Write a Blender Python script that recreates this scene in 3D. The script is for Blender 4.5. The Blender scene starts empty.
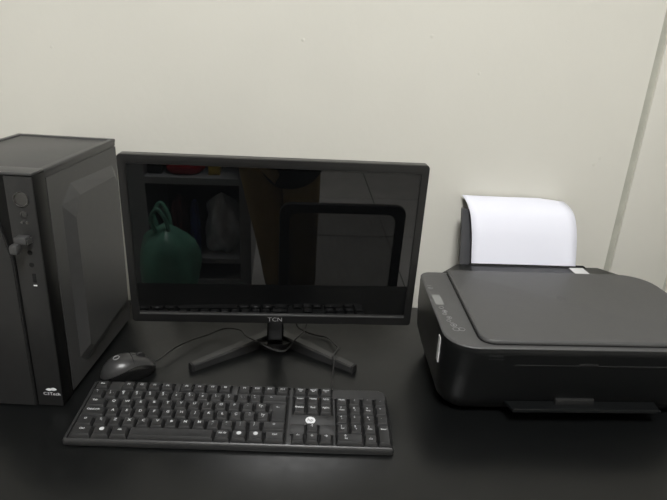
import bpy, bmesh, math, random
from math import sin, cos, radians, pi
from mathutils import Vector, Matrix

# ---------------------------------------------------------------- camera, world, light, exposure
S = bpy.context.scene
COL = S.collection
DESK = 0.75                                     # height of the desk top; desk-top things are built at z = 0 and lifted

cd = bpy.data.cameras.new('camera')
cam = bpy.data.objects.new('camera', cd)
COL.objects.link(cam)
cd.sensor_width = 36.0
cd.lens = 554.59 / 667 * 36
cd.clip_start = 0.005
X = Vector((0.997, -0.049, 0.053)); Z = -Vector((0.064, 0.934, -0.352)).normalized()
X = (X - Z * X.dot(Z)).normalized(); Y = Z.cross(X)
m = Matrix((X, Y, Z)).transposed().to_4x4()
m.translation = Vector((0, 0, DESK + 0.5304))
cam.matrix_world = m
S.camera = cam

S.view_settings.view_transform = 'Standard'
S.view_settings.look = 'None'
S.view_settings.gamma = 1
S.view_settings.use_curve_mapping = False
S.view_settings.exposure = 0.86

wd = bpy.data.worlds.new('world'); S.world = wd
wd.use_nodes = True
wd.node_tree.nodes['Background'].inputs[0].default_value = (0.8, 0.9, 1, 1)
wd.node_tree.nodes['Background'].inputs[1].default_value = 0.05
LAMP_POWER = 36.0
LAMP_COLOR = (1.0, 0.995, 0.985)
LAMPS = [(0.0, -0.55, 1.0)]      # x, y, strength of the ceiling panels

# ---------------------------------------------------------------- materials
def mat(name, col, rough=0.5, spec=0.5, metal=0.0, noise=0.0, nscale=40.0, bump=0.0, bscale=300.0,
        emit=None, estr=0.0, rnoise=0.0, coat=0.0, stretch=None, ior=1.5, trans=0.0):
    M = bpy.data.materials.new(name); M.use_nodes = True
    nt = M.node_tree; b = nt.nodes['Principled BSDF']
    b.inputs['Base Color'].default_value = (*col, 1)
    b.inputs['Roughness'].default_value = rough
    b.inputs['Specular IOR Level'].default_value = spec
    b.inputs['Metallic'].default_value = metal
    b.inputs['IOR'].default_value = ior
    b.inputs['Coat Weight'].default_value = coat
    b.inputs['Coat Roughness'].default_value = 0.1
    b.inputs['Transmission Weight'].default_value = trans
    if emit:
        b.inputs['Emission Color'].default_value = (*emit, 1)
        b.inputs['Emission Strength'].default_value = estr
    tc = nt.nodes.new('ShaderNodeTexCoord')
    vec = tc.outputs['Object']
    if stretch:
        mp = nt.nodes.new('ShaderNodeMapping'); mp.inputs['Scale'].default_value = stretch
        nt.links.new(vec, mp.inputs['Vector']); vec = mp.outputs['Vector']
    if noise > 0 or rnoise > 0:
        n = nt.nodes.new('ShaderNodeTexNoise'); n.inputs['Scale'].default_value = nscale
        n.inputs['Detail'].default_value = 4
        nt.links.new(vec, n.inputs['Vector'])
        if noise > 0:
            r = nt.nodes.new('ShaderNodeValToRGB')
            r.color_ramp.elements[0].position = 0.3; r.color_ramp.elements[1].position = 0.7
            r.color_ramp.elements[0].color = (*[c * (1 - noise) for c in col], 1)
            r.color_ramp.elements[1].color = (*[min(1, c * (1 + noise)) for c in col], 1)
            nt.links.new(n.outputs['Fac'], r.inputs['Fac']); nt.links.new(r.outputs['Color'], b.inputs['Base Color'])
        if rnoise > 0:
            mr = nt.nodes.new('ShaderNodeMapRange')
            mr.inputs['From Min'].default_value = 0.3; mr.inputs['From Max'].default_value = 0.7
            mr.inputs['To Min'].default_value = max(0, rough - rnoise); mr.inputs['To Max'].default_value = min(1, rough + rnoise)
            nt.links.new(n.outputs['Fac'], mr.inputs['Value']); nt.links.new(mr.outputs['Result'], b.inputs['Roughness'])
    if bump > 0:
        n2 = nt.nodes.new('ShaderNodeTexNoise'); n2.inputs['Scale'].default_value = bscale; n2.inputs['Detail'].default_value = 3
        bp = nt.nodes.new('ShaderNodeBump'); bp.inputs['Strength'].default_value = bump; bp.inputs['Distance'].default_value = 0.001
        nt.links.new(vec, n2.inputs['Vector']); nt.links.new(n2.outputs['Fac'], bp.inputs['Height'])
        nt.links.new(bp.outputs['Normal'], b.inputs['Normal'])
    return M

def wall_mat(name, col):
    """painted plaster: faint roller texture and a few pimples and drips of paint"""
    M = mat(name, col, rough=0.62, spec=0.3, noise=0.03, nscale=2.2)
    nt = M.node_tree; b = nt.nodes['Principled BSDF']; tc = nt.nodes['Texture Coordinate']
    n = nt.nodes.new('ShaderNodeTexNoise'); n.inputs['Scale'].default_value = 60; n.inputs['Detail'].default_value = 5
    nt.links.new(tc.outputs['Object'], n.inputs['Vector'])
    v = nt.nodes.new('ShaderNodeTexVoronoi'); v.inputs['Scale'].default_value = 13; v.feature = 'F1'
    nt.links.new(tc.outputs['Object'], v.inputs['Vector'])
    mr = nt.nodes.new('ShaderNodeMapRange'); mr.inputs['From Min'].default_value = 0.0; mr.inputs['From Max'].default_value = 0.05
    mr.inputs['To Min'].default_value = 1.0; mr.inputs['To Max'].default_value = 0.0
    nt.links.new(v.outputs['Distance'], mr.inputs['Value'])
    ad = nt.nodes.new('ShaderNodeMath'); ad.operation = 'MULTIPLY_ADD'; ad.inputs[1].default_value = 0.35
    nt.links.new(n.outputs['Fac'], ad.inputs[0]); nt.links.new(mr.outputs['Result'], ad.inputs[2])
    bp = nt.nodes.new('ShaderNodeBump'); bp.inputs['Strength'].default_value = 0.5; bp.inputs['Distance'].default_value = 0.0018
    nt.links.new(ad.outputs[0], bp.inputs['Height']); nt.links.new(bp.outputs['Normal'], b.inputs['Normal'])
    return M

WALL = wall_mat('cream_wall_paint', (0.655, 0.642, 0.580))
WALLO = wall_mat('off_white_wall_paint', (0.66, 0.65, 0.61))
CAULK = mat('greenish_grey_joint', (0.46, 0.46, 0.40), rough=0.7, noise=0.08, nscale=30, bump=0.3, bscale=60)
CEIL = mat('ceiling_white', (0.78, 0.77, 0.74), rough=0.8, noise=0.02, nscale=3)
TILE = mat('floor_tile_grey', (0.55, 0.54, 0.52), rough=0.35, noise=0.08, nscale=6)
GROUT = mat('dark_grout', (0.10, 0.10, 0.095), rough=0.9, noise=0.1, nscale=30)
DESKM = mat('black_laminate', (0.0035, 0.0039, 0.0040), rough=0.31, spec=0.52, noise=0.10, nscale=60, rnoise=0.03, bump=0.03, bscale=1200)
DESKE = mat('black_edge_band', (0.01, 0.01, 0.01), rough=0.5, noise=0.1)
STEEL_BLK = mat('grey_black_powder_coat', (0.048, 0.048, 0.048), rough=0.42, spec=0.5, noise=0.06, nscale=80, bump=0.12, bscale=1500)
TOWER_P = mat('tower_black_plastic', (0.017, 0.017, 0.017), rough=0.36, spec=0.5, noise=0.08, nscale=60, bump=0.1, bscale=1800)
TOWER_G = mat('tower_glossy_black', (0.003, 0.003, 0.003), rough=0.45, spec=0.22, noise=0.1)
GAP = mat('dark_gap', (0.002, 0.002, 0.002), rough=0.9, noise=0.1)
CHROME = mat('dark_chrome', (0.22, 0.22, 0.22), rough=0.22, metal=1.0, noise=0.05)
BUTTON = mat('button_dark_metal', (0.14, 0.14, 0.14), rough=0.28, metal=1.0, noise=0.05)
METAL = mat('usb_metal', (0.6, 0.6, 0.58), rough=0.3, metal=1.0, noise=0.05)
WHITE_INK = mat('white_ink', (0.72, 0.73, 0.74), rough=0.5, noise=0.02)
SOFT_INK = mat('soft_white_ink', (0.42, 0.42, 0.42), rough=0.45, noise=0.02)
KEY_INK = mat('key_legend_ink', (0.50, 0.51, 0.52), rough=0.5, noise=0.02)
GREY_INK = mat('grey_ink', (0.22, 0.22, 0.22), rough=0.5, noise=0.02)
DIM_INK = mat('dim_ink', (0.045, 0.045, 0.047), rough=0.4, noise=0.02)
BEZEL = mat('monitor_bezel_plastic', (0.009, 0.009, 0.009), rough=0.30, spec=0.5, noise=0.08, nscale=60, bump=0.06, bscale=1500)
LIT_LIP = mat('monitor_lip_highlight', (0.05, 0.05, 0.05), rough=0.3, spec=0.6, noise=0.04)  # highlight along the chin ledge, put into a base colour paler than the bezel
SCREEN = mat('screen_black_glass', (0.0025, 0.0027, 0.0029), rough=0.015, spec=0.8, noise=0.05)
STANDM = mat('stand_plastic', (0.022, 0.022, 0.022), rough=0.28, spec=0.6, noise=0.06)
RUBBER = mat('black_rubber', (0.006, 0.006, 0.006), rough=0.7, noise=0.1)
KEYB = mat('keyboard_case_plastic', (0.024, 0.024, 0.024), rough=0.38, spec=0.5, noise=0.06, nscale=60, bump=0.1, bscale=1600)
KEYM = mat('keycap_plastic', (0.019, 0.019, 0.0192), rough=0.42, spec=0.5, noise=0.06, nscale=60, bump=0.12, bscale=2200)
WELL = mat('key_well', (0.006, 0.006, 0.006), rough=0.6, noise=0.1)
CABLE = mat('cable_black', (0.012, 0.012, 0.012), rough=0.35, spec=0.6, noise=0.1)
MOUSE_T = mat('mouse_top_plastic', (0.030, 0.030, 0.030), rough=0.34, spec=0.55, noise=0.06, bump=0.08, bscale=1500)
MOUSE_S = mat('mouse_side_plastic', (0.006, 0.006, 0.006), rough=0.25, spec=0.5, noise=0.06)
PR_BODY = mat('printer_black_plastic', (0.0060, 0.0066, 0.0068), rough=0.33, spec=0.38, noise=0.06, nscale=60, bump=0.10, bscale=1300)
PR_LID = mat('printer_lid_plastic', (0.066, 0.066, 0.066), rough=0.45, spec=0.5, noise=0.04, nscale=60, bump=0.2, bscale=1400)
PR_TRIM = mat('printer_rim', (0.045, 0.045, 0.044), rough=0.4, spec=0.5, noise=0.05)
PR_GREY = mat('paper_guide_grey', (0.050, 0.051, 0.055), rough=0.45, spec=0.4, noise=0.05)
LCD = mat('lcd_grey', (0.20, 0.205, 0.20), rough=0.2, noise=0.03)
PAPER = mat('white_paper', (0.81, 0.82, 0.90), rough=0.75, spec=0.2, noise=0.01, nscale=5)
LABELM = mat('label_white', (0.62, 0.62, 0.62), rough=0.5, noise=0.04, nscale=90)
MELAMINE = mat('light_grey_melamine', (0.30, 0.31, 0.32), rough=0.5, noise=0.04)
DARKIN = mat('cabinet_dark_back', (0.010, 0.010, 0.010), rough=0.8, noise=0.1)
GREENBAG = mat('green_plastic_bag', (0.13, 0.34, 0.25), rough=0.35, noise=0.3, nscale=9, bump=0.6, bscale=25)
WHITEBAG = mat('white_plastic_bag', (0.75, 0.75, 0.80), rough=0.4, noise=0.2, nscale=14, bump=0.8, bscale=30)
BLUEP = mat('blue_plastic', (0.015, 0.03, 0.16), rough=0.4, noise=0.1)
MAROON = mat('maroon_cloth', (0.12, 0.035, 0.035), rough=0.8, noise=0.3, nscale=12)
REDP = mat('red_fabric', (0.40, 0.01, 0.02), rough=0.6, noise=0.15)
YELL = mat('yellow_card', (0.5, 0.35, 0.05), rough=0.6, noise=0.1)
KHAKI = mat('khaki_cotton', (0.26, 0.18, 0.075), rough=0.85, noise=0.12, nscale=14, bump=0.3, bscale=200)
BLACKC = mat('black_cotton', (0.006, 0.006, 0.007), rough=0.9, noise=0.15, nscale=20)
SKIN = mat('skin', (0.42, 0.24, 0.16), rough=0.55, noise=0.06, nscale=14)
HAIR = mat('dark_hair', (0.012, 0.008, 0.006), rough=0.5, noise=0.3, nscale=60, stretch=(6, 6, 1))
CHAIRP = mat('chair_black_plastic', (0.006, 0.006, 0.006), rough=0.5, noise=0.1)
CHAIRF = mat('chair_seat_fabric', (0.010, 0.010, 0.010), rough=0.9, noise=0.2, nscale=90)
MESHM = mat('chair_mesh_black', (0.015, 0.015, 0.015), rough=0.7, noise=0.1)
LAMPH = mat('lamp_housing_white', (0.8, 0.8, 0.8), rough=0.4, noise=0.01)
LAMPD = [mat('lamp_diffuser_%d' % i, (0.9, 0.9, 0.9), rough=0.5, noise=0.01, emit=LAMP_COLOR, estr=LAMP_POWER * p[2]) for i, p in enumerate(LAMPS)]

# ---------------------------------------------------------------- mesh helpers
def smooth(me, ang=32):
    for p in me.polygons: p.use_smooth = True
    try: me.set_sharp_from_angle(angle=radians(ang))
    except Exception: pass

def obj(name, bm, mats, parent=None, loc=(0, 0, 0), rz=0.0, ang=32, lift=None):
    """link a bmesh as ONE mesh object"""
    me = bpy.data.meshes.new(name)
    bmesh.ops.recalc_face_normals(bm, faces=bm.faces)
    bm.to_mesh(me); bm.free()
    for mm in (mats if isinstance(mats, (list, tuple)) else [mats]): me.materials.append(mm)
    smooth(me, ang)
    o = bpy.data.objects.new(name, me); COL.objects.link(o)
    o.location = loc; o.rotation_euler = (0, 0, rz)
    if parent: o.parent = parent
    return o

def tag(o, label=None, cat=None, group=None, kind=None):
    if label: o['label'] = label
    if cat: o['category'] = cat
    if group: o['group'] = group
    if kind: o['kind'] = kind
    return o

def thing(name, label, cat, loc, rz=0.0, group=None):
    o = bpy.data.objects.new(name, None); COL.objects.link(o)
    o.empty_display_size = 0.05
    o.location = loc; o.rotation_euler = (0, 0, rz)
    return tag(o, label, cat, group)

def box(bm, lo, hi, bev=0.0, seg=2, mi=0, M=None):
    r = bmesh.ops.create_cube(bm, size=1.0)
    vs = r['verts']
    for v in vs:
        v.co = Vector([lo[i] if v.co[i] < 0 else hi[i] for i in range(3)])
    fs = set(f for v in vs for f in v.link_faces)
    for f in fs: f.material_index = mi
    if bev > 0:
        es = set(e for f in fs for e in f.edges)
        res = bmesh.ops.bevel(bm, geom=list(es), offset=bev, segments=seg, profile=0.5, affect='EDGES', clamp_overlap=True)
        vs = [v for v in set(res['verts']) | set(vs) if v.is_valid]
        allf = set(f for v in vs for f in v.link_faces)
        for f in allf: f.material_index = mi
        vs = list(set(v for f in allf for v in f.verts))
    if M is not None:
        for v in vs: v.co = M @ v.co
    return vs

def loft(bm, rings, cap0=True, cap1=True, mi=0, closed=True):
    vr = [[bm.verts.new(p) for p in r] for r in rings]
    n = len(vr[0]); out = []
    for a, b in zip(vr[:-1], vr[1:]):
        for i in range(n if closed else n - 1):
            j = (i + 1) % n
            out.append(bm.faces.new((a[i], a[j], b[j], b[i])))
    if cap0: out.append(bm.faces.new(list(reversed(vr[0]))))
    if cap1: out.append(bm.faces.new(vr[-1]))
    for f in out: f.material_index = mi
    return vr

def rrect(x0, y0, x1, y1, r, n=5):
    """rounded rectangle, r = radii for corners (x0y0, x1y0, x1y1, x0y1)"""
    if not isinstance(r, (list, tuple)): r = [r] * 4
    P = []
    for (cx, cy, a0, rr) in ((x0 + r[0], y0 + r[0], pi, r[0]), (x1 - r[1], y0 + r[1], 1.5 * pi, r[1]),
                             (x1 - r[2], y1 - r[2], 0, r[2]), (x0 + r[3], y1 - r[3], .5 * pi, r[3])):
        for i in range(n + 1):
            a = a0 + .5 * pi * i / n
            P.append((cx + rr * cos(a), cy + rr * sin(a)))
    return P

def slab(bm, x0, y0, x1, y1, r, z0, z1, e=0.001, mi=0, n=5, top=None, seg=3):
    """rounded plate with a softened top and bottom edge; top(x,y) may add to z1"""
    rings = []
    def ring(ins, z, isTop):
        rr = [max(a - ins, 0.0002) for a in (r if isinstance(r, (list, tuple)) else [r] * 4)]
        return [(x, y, z + (top(x, y) if (top and isTop) else 0)) for x, y in rrect(x0 + ins, y0 + ins, x1 - ins, y1 - ins, rr, n)]
    for i in range(seg + 1):
        a = .5 * pi * i / seg
        rings.append(ring(e * (1 - sin(a)), z0 + e * (1 - cos(a)), False))
    for i in range(seg + 1):
        a = .5 * pi * i / seg
        rings.append(ring(e * (1 - cos(a)), z1 - e + e * sin(a), True))
    loft(bm, rings, mi=mi)

def crom(P, k=6):
    P = [Vector(p) for p in P]; Q = []
    for i in range(len(P) - 1):
        a = P[max(i - 1, 0)]; b = P[i]; c = P[i + 1]; d = P[min(i + 2, len(P) - 1)]
        for j in range(k):
            t = j / k
            Q.append(0.5 * ((2 * b) + (c - a) * t + (2 * a - 5 * b + 4 * c - d) * t * t + (3 * b - a - 3 * c + d) * t ** 3))
    Q.append(P[-1]); return Q

def tube(bm, P, r, n=8, k=6, mi=0, sm=True):
    Q = crom(P, k) if sm else [Vector(p) for p in P]
    rings = []; up = Vector((0, 0, 1)); prev = None
    for i, q in enumerate(Q):
        t = (Q[min(i + 1, len(Q) - 1)] - Q[max(i - 1, 0)]).normalized()
        if prev is None:
            s = t.cross(up)
            if s.length < .1: s = t.cross(Vector((1, 0, 0)))
        else: s = prev - t * prev.dot(t)
        s.normalize(); u = s.cross(t); prev = s
        rr = r(i / (len(Q) - 1)) if callable(r) else r
        rings.append([q + rr * (cos(2 * pi * j / n) * s + sin(2 * pi * j / n) * u) for j in range(n)])
    loft(bm, rings, mi=mi)

def lathe(bm, prof, n=24, M=None, mi=0):
    rings = []
    for r, z in prof:
        ring = [Vector((max(r, 1e-5) * cos(2 * pi * j / n), max(r, 1e-5) * sin(2 * pi * j / n), z)) for j in range(n)]
        rings.append([M @ p for p in ring] if M is not None else ring)
    loft(bm, rings, mi=mi)

def prism(bm, pts, axis, a, b, mi=0):
    """extrude a 2D outline along axis 'x','y','z' from a to b"""
    def P(u, v, w): return {'x': (w, u, v), 'y': (u, w, v), 'z': (u, v, w)}[axis]
    loft(bm, [[P(u, v, a) for u, v in pts], [P(u, v, b) for u, v in pts]], mi=mi)

def text_mesh(s, size, M, align='CENTER', depth=0.0, font_scale_x=1.0, weight=0.0):
    cu = bpy.data.curves.new('t', 'FONT'); cu.body = s; cu.size = size
    cu.align_x = align; cu.align_y = 'CENTER'; cu.extrude = depth; cu.resolution_u = 2; cu.offset = weight
    o = bpy.data.objects.new('t', cu); COL.objects.link(o)
    dg = bpy.context.evaluated_depsgraph_get(); dg.update()
    me = bpy.data.meshes.new_from_object(o.evaluated_get(dg))
    bpy.data.objects.remove(o); bpy.data.curves.remove(cu)
    for v in me.vertices:
        v.co = M @ Vector((v.co.x * font_scale_x, v.co.y, v.co.z))
    return me

def add_text(bm, s, size, M, mi=1, **k):
    me = text_mesh(s, size, M, **k)
    n0 = len(bm.faces)
    bm.from_mesh(me); bm.faces.ensure_lookup_table()
    for f in bm.faces[n0:]: f.material_index = mi
    bpy.data.meshes.remove(me)

def text_obj(name, s, size, M, matl, parent, **k):
    bm = bmesh.new(); add_text(bm, s, size, M, mi=0, **k)
    return obj(name, bm, matl, parent)

def frame(o, x, y):
    """matrix with local x, y axes and origin o"""
    x = Vector(x).normalized(); y = Vector(y); y = (y - x * y.dot(x)).normalized(); z = x.cross(y)
    M = Matrix((x, y, z)).transposed().to_4x4(); M.translation = Vector(o); return M

# ---------------------------------------------------------------- room
WY = 1.0719      # back wall
XL, XR, YF, H = -2.0, 2.3, -2.72, 2.75
def struct(name, bm, m, ang=32): return tag(obj(name, bm, m, ang=ang), kind='structure')

bm = bmesh.new(); box(bm, (XL, WY, 0), (0.6575, WY + .12, H)); struct('wall_back', bm, WALL)
bm = bmesh.new(); prism(bm, [(0.6575, WY + .0012), (0.6615, WY + .0035), (0.6735, WY + .006), (0.6735, WY + .12), (0.6575, WY + .12)], 'z', 0, H); struct('trim_1', bm, CAULK)
bm = bmesh.new(); box(bm, (0.6735, WY + .0005, 0), (0.8020, WY + .12, H), bev=.0012); struct('trim_2', bm, WALL)
bm = bmesh.new(); box(bm, (0.8020, WY + .005, 0), (0.8095, WY + .12, H)); struct('trim_3', bm, CAULK)
bm = bmesh.new(); box(bm, (0.8095, WY, 0), (XR, WY + .12, H)); struct('wall_back_right', bm, WALL)
bm = bmesh.new(); box(bm, (XL - .12, YF - .12, 0), (XL, WY + .12, H)); struct('wall_left', bm, WALLO)
bm = bmesh.new(); box(bm, (XR, YF - .12, 0), (XR + .12, WY + .12, H)); struct('wall_right', bm, WALLO)
bm = bmesh.new(); box(bm, (XL, YF - .12, 0), (XR, YF, H)); struct('wall_front', bm, WALLO)
bm = bmesh.new(); box(bm, (XL - .12, YF - .12, H), (XR + .12, WY + .12, H + .1)); struct('ceiling', bm, CEIL)
bm = bmesh.new(); box(bm, (XL - .12, YF - .12, -.1), (XR + .12, WY + .12, -.002), mi=1)
ny = 0
y = -3.12
while y < WY:
    x = -2.42
    while x < XR + .1:
        box(bm, (x + .003, max(y + .003, YF - .1), -.004), (min(x + .597, XR + .1), min(y + .597, WY + .1), 0.0), mi=0)
        x += .6
    y += .6
struct('floor', bm, [TILE, GROUT])

for i, (lx, ly, ls) in enumerate(LAMPS):
    t = thing('ceiling_lamp', 'square white ceiling light panel above the person', 'ceiling light', (lx, ly, H))
    bm = bmesh.new()
    box(bm, (-.32, -.32, -.035), (.32, -.29, 0)); box(bm, (-.32, .29, -.035), (.32, .32, 0))
    box(bm, (-.32, -.29, -.035), (-.29, .29, 0)); box(bm, (.29, -.29, -.035), (.32, .29, 0)); box(bm, (-.29, -.29, -.01), (.29, .29, 0))
    obj('housing', bm, LAMPH, t)
    bm = bmesh.new(); box(bm, (-.29, -.29, -.030), (.29, .29, -.012)); obj('diffuser', bm, LAMPD[i], t)

# ---------------------------------------------------------------- desk
t = thing('desk', 'long black laminate desk against the cream wall', 'desk', (0, 0, 0))
bm = bmesh.new(); box(bm, (-1.15, .512, DESK - .025), (1.35, WY - .001, DESK), bev=.0015); obj('desktop', bm, DESKM, t)
for x in (-1.13, 1.31):
    bm = bmesh.new(); box(bm, (x, .53, 0.0), (x + .02, WY - .02, DESK - .025)); obj('side_panel', bm, DESKE, t)
bm = bmesh.new(); box(bm, (-1.11, .99, .35), (1.31, 1.01, DESK - .025)); obj('modesty_panel', bm, DESKE, t)

# ---------------------------------------------------------------- computer tower (local: origin at its front right foot, y back, x to the left is negative)
tw = thing('computer_tower', 'black computer tower with power button strip, left of the monitor', 'computer', (-.3400, .7080, DESK), radians(-3.87))
TW, TH, TD = .1662, .3532, .2726
bm = bmesh.new()
box(bm, (-TW + .001, .034, .006), (-.0012, TD - .001, TH - .004), bev=.001)
obj('chassis', bm, STEEL_BLK, tw)
# side panel with embossed plateau
bm = bmesh.new()
box(bm, (-.0012, .034, .006), (.0, TD, TH - .013), bev=.0004)
def ring_yz(pts, x): return [(x, y, z) for y, z in pts]
outer = [(.066, .045), (.066, .293), (.098, .318), (.250, .312), (.262, .300), (.262, .060), (.250, .040), (.085, .026)]
inner = [(.088, .058), (.088, .268), (.108, .298), (.238, .296), (.246, .286), (.246, .072), (.240, .060), (.100, .048)]
loft(bm, [ring_yz(outer, -.0003), ring_yz(inner, .0085)], cap0=True, cap1=True)
obj('side_panel', bm, STEEL_BLK, tw, ang=12)
# top cover with raised rim
bm = bmesh.new()
prismz = TH
box(bm, (-TW, .030, TH - .012), (-.0, TD, TH - .0022), bev=.0012)
box(bm, (-.0085, .030, TH - .006), (.0006, TD + .0006, TH), bev=.0014)
box(bm, (-TW - .0006, .030, TH - .006), (-TW + .0085, TD + .0006, TH), bev=.0014)
box(bm, (-TW, TD - .009, TH - .006), (0, TD + .0006, TH), bev=.0014)
obj('top_cover', bm, STEEL_BLK, tw)
# front bezel
bm = bmesh.new()
box(bm, (-TW, .0015, .002), (.0002, .0322, TH - .0035), bev=.0008)
obj('front_bezel', bm, TOWER_G, tw)
bm = bmesh.new(); box(bm, (-TW, .0, TH - .0030), (.0, .0312, TH + .0006), bev=.001); obj('bezel_cap', bm, STEEL_BLK, tw)
for sgn in (0, 1):
    bm = bmesh.new()
    if sgn == 0: box(bm, (-.0370, -.0003, .0015), (-.0005, .010, TH - .0045), bev=.0012)
    else: box(bm, (-TW + .0005, -.0003, .0015), (-TW + .0370, .010, TH - .0045), bev=.0012)
    obj('front_strip', bm, TOWER_P, tw)
bm = bmesh.new()
zt = TH - .007
pts = [(-TW + .0395, .0015), (-.0395, .0015), (-.0395, .232), (-.060, .330), (-.064, zt), (-TW + .064, zt), (-TW + .060, .330), (-TW + .0395, .232)]
prism(bm, pts, 'y', -.003, .008)
bmesh.ops.bevel(bm, geom=[e for e in bm.edges if all(v.co.y < 0 for v in e.verts)], offset=.0015, segments=2, affect='EDGES')
obj('front_panel', bm, TOWER_P, tw, ang=20)
for s in (0, 1):
    def mx(p): return [(x if s == 0 else -TW - x, z) for x, z in p]
    bm = bmesh.new(); prism(bm, mx([(-.0390, .2375), (-.0390, zt), (-.0605, zt), (-.0575, .330)]), 'y', .0018, .008)
    obj('wedge_inlay', bm, TOWER_P, tw)
FY = -.0003
def disc(bm, x, z, prof, mi=0, n=28):
    M = Matrix.Translation((x, FY, z)) @ Matrix.Rotation(radians(90), 4, 'X')
    lathe(bm, prof, n=n, M=M, mi=mi)
bm = bmesh.new(); disc(bm, -.0172, .319, [(0, 0), (.0098, 0), (.0100, .0012), (.0086, .0016), (.0082, .0006), (.0055, .0004), (0, .0005)]); pb_ = obj('power_button', bm, BUTTON, tw)
bm = bmesh.new(); tube(bm, [(-.0172 + .0094 * cos(a), FY - .0014, .319 + .0094 * sin(a)) for a in [2 * pi * i / 32 for i in range(33)]], .0006, n=6, k=1); obj('button_ring', bm, CHROME, pb_)
bm = bmesh.new(); disc(bm, -.0165, .2985, [(0, 0), (.0046, 0), (.0047, .001), (.0036, .0014), (.0032, .0005), (0, .0008)]); obj('reset_button', bm, BUTTON, tw)
for x in (-.0205, -.0140):
    bm = bmesh.new(); disc(bm, x, .2875, [(0, 0), (.0019, 0), (.0018, .0006), (0, .0010)], n=12); obj('indicator_light', bm, CHROME, tw)
for z in (.2455, .228):
    bm = bmesh.new(); disc(bm, -.0160, z, [(0, 0), (.0024, 0), (.0032, .0002), (.0034, .0007), (.0020, .0008), (.0019, .0003), (0, .0003)], mi=0, n=16); obj('audio_jack', bm, GAP, tw)
bm = bmesh.new(); box(bm, (-.0178, FY - .0004, .2020), (-.0128, FY + .001, .2150), bev=.0003, mi=0)
box(bm, (-.0160, FY - .0006, .2030), (-.0135, FY + .001, .2140), mi=1); obj('usb_port', bm, [GAP, GAP], tw)
bm = bmesh.new(); box(bm, (-.0178, FY - .0003, .1965), (-.0128, FY + .0001, .1985), bev=.0003); obj('port_mark', bm, WHITE_INK, tw)
# logo: leaf and text
bm = bmesh.new()
Mf = frame((-.0150, -.0006, .030), (1, 0, 0), (0, 0, 1))
def leaf(x0, x1, h, mi=0, up=.0):
    top = []; bot = []
    for i in range(9):
        s = i / 8; x = x0 + (x1 - x0) * s
        top.append((x, up + h * sin(pi * s))); bot.append((x, up - h * .8 * sin(pi * s)))
    loft(bm, [[Mf @ Vector((x, y, 0)) for x, y in bot], [Mf @ Vector((x, y, 0)) for x, y in top]], cap0=False, cap1=False, closed=False, mi=mi)
leaf(-.0085, .0025, .0026, 0, -.0003); leaf(-.002, .0085, .0030, 0, .0004)
obj('leaf_logo', bm, WHITE_INK, tw)
text_obj('maker_lettering', 'C3Tech', .0068, frame((-.0150, -.0006, .0225), (1, 0, 0), (0, 0, 1)), WHITE_INK, tw, font_scale_x=1.15)
for (x, y) in ((-.02, .05), (-TW + .02, .05), (-.02, TD - .03), (-TW + .02, TD - .03)):
    bm = bmesh.new(); lathe(bm, [(.008, 0), (.009, .006)], n=14, M=Matrix.Translation((x, y, 0))); obj('foot', bm, RUBBER, tw)

# small angled adapter in the front port
pg = thing('usb_adapter', 'small black angled usb adapter in the front port of the tower', 'usb adapter', (-.3400, .7080, DESK), radians(-3.87))
bm = bmesh.new()
box(bm, (-.0255, -.0165, .2620), (-.0105, -.0035, .2720), bev=.0015)
box(bm, (-.0295, -.0250, .2500), (-.0185, -.0130, .2635), bev=.003)
obj('plug_body', bm, STEEL_BLK, pg)
bm = bmesh.new(); box(bm, (-.0165, -.0038, .2600), (-.0105, FY, .2680), bev=.0003); box(bm, (-.0112, -.0130, .2610), (-.0098, -.0050, .2680), bev=.0003); obj('metal_shell', bm, METAL, pg)

# ---------------------------------------------------------------- monitor (local: origin below its front, on the desk)
mo = thing('monitor', 'black flat-screen monitor, switched off, on a V-shaped stand', 'monitor', (-.0345, .7891, DESK), radians(0.92))
TA = radians(-3.1)
def tilt():
    return Matrix.Translation((0, .0102, .0988)) @ Matrix.Rotation(-TA, 4, 'X')
MT = tilt()       # panel coordinates: x across, y back, z up from the panel's bottom edge
MW, MH = .4455, .2702
def tr(bm, M=MT):
    for v in bm.verts: v.co = M @ v.co
w2 = MW / 2
# housing
bm = bmesh.new()
def ring_xz(x0, z0, x1, z1, r, y, n=4): return [(x, y, z) for x, z in rrect(x0, z0, x1, z1, r, n)]
loft(bm, [ring_xz(-w2 + .0005, .0005, w2 - .0005, MH - .0005, .005, .006),
          ring_xz(-w2 + .0005, .0005, w2 - .0005, MH - .0005, .005, .0165),
          ring_xz(-w2 + .004, .004, w2 - .004, MH - .004, .005, .020),
          ring_xz(-w2 + .05, .03, w2 - .05, MH - .04, .015, .034),
          ring_xz(-w2 + .07, .045, w2 - .07, MH - .06, .015, .036)])
tr(bm); obj('rear_housing', bm, BEZEL, mo)
# bezel frame ring
bm = bmesh.new()
sx, sz0, sz1 = .2115, .0182, .2574
oo = [(0.0012, .0058), (.0, .0045), (.0, .0015), (.0006, .0004), (.0018, .0)]
rings = [ring_xz(-w2 + i, i, w2 - i, MH - i, max(.0055 - i, .001), y) for i, y in oo]
rings += [ring_xz(-sx, sz0 - .0005, sx, sz1, .0012, .0001), ring_xz(-sx + .0009, sz0 + .0004, sx - .0009, sz1 - .0009, .001, .0022)]
rings = [[(x, y, z) for x, y, z in r] for r in rings]
loft(bm, rings, cap0=False, cap1=False)
tr(bm); obj('bezel', bm, BEZEL, mo, ang=40)
bm = bmesh.new(); box(bm, (-sx, .0022, sz0 - .001), (sx, .0055, sz1 + .001)); tr(bm); obj('screen', bm, SCREEN, mo)
bm = bmesh.new(); box(bm, (-sx + .001, -.0012, .0140), (sx - .001, .001, .0172), bev=.0008); tr(bm); obj('lower_lip', bm, LIT_LIP, mo)
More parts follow.
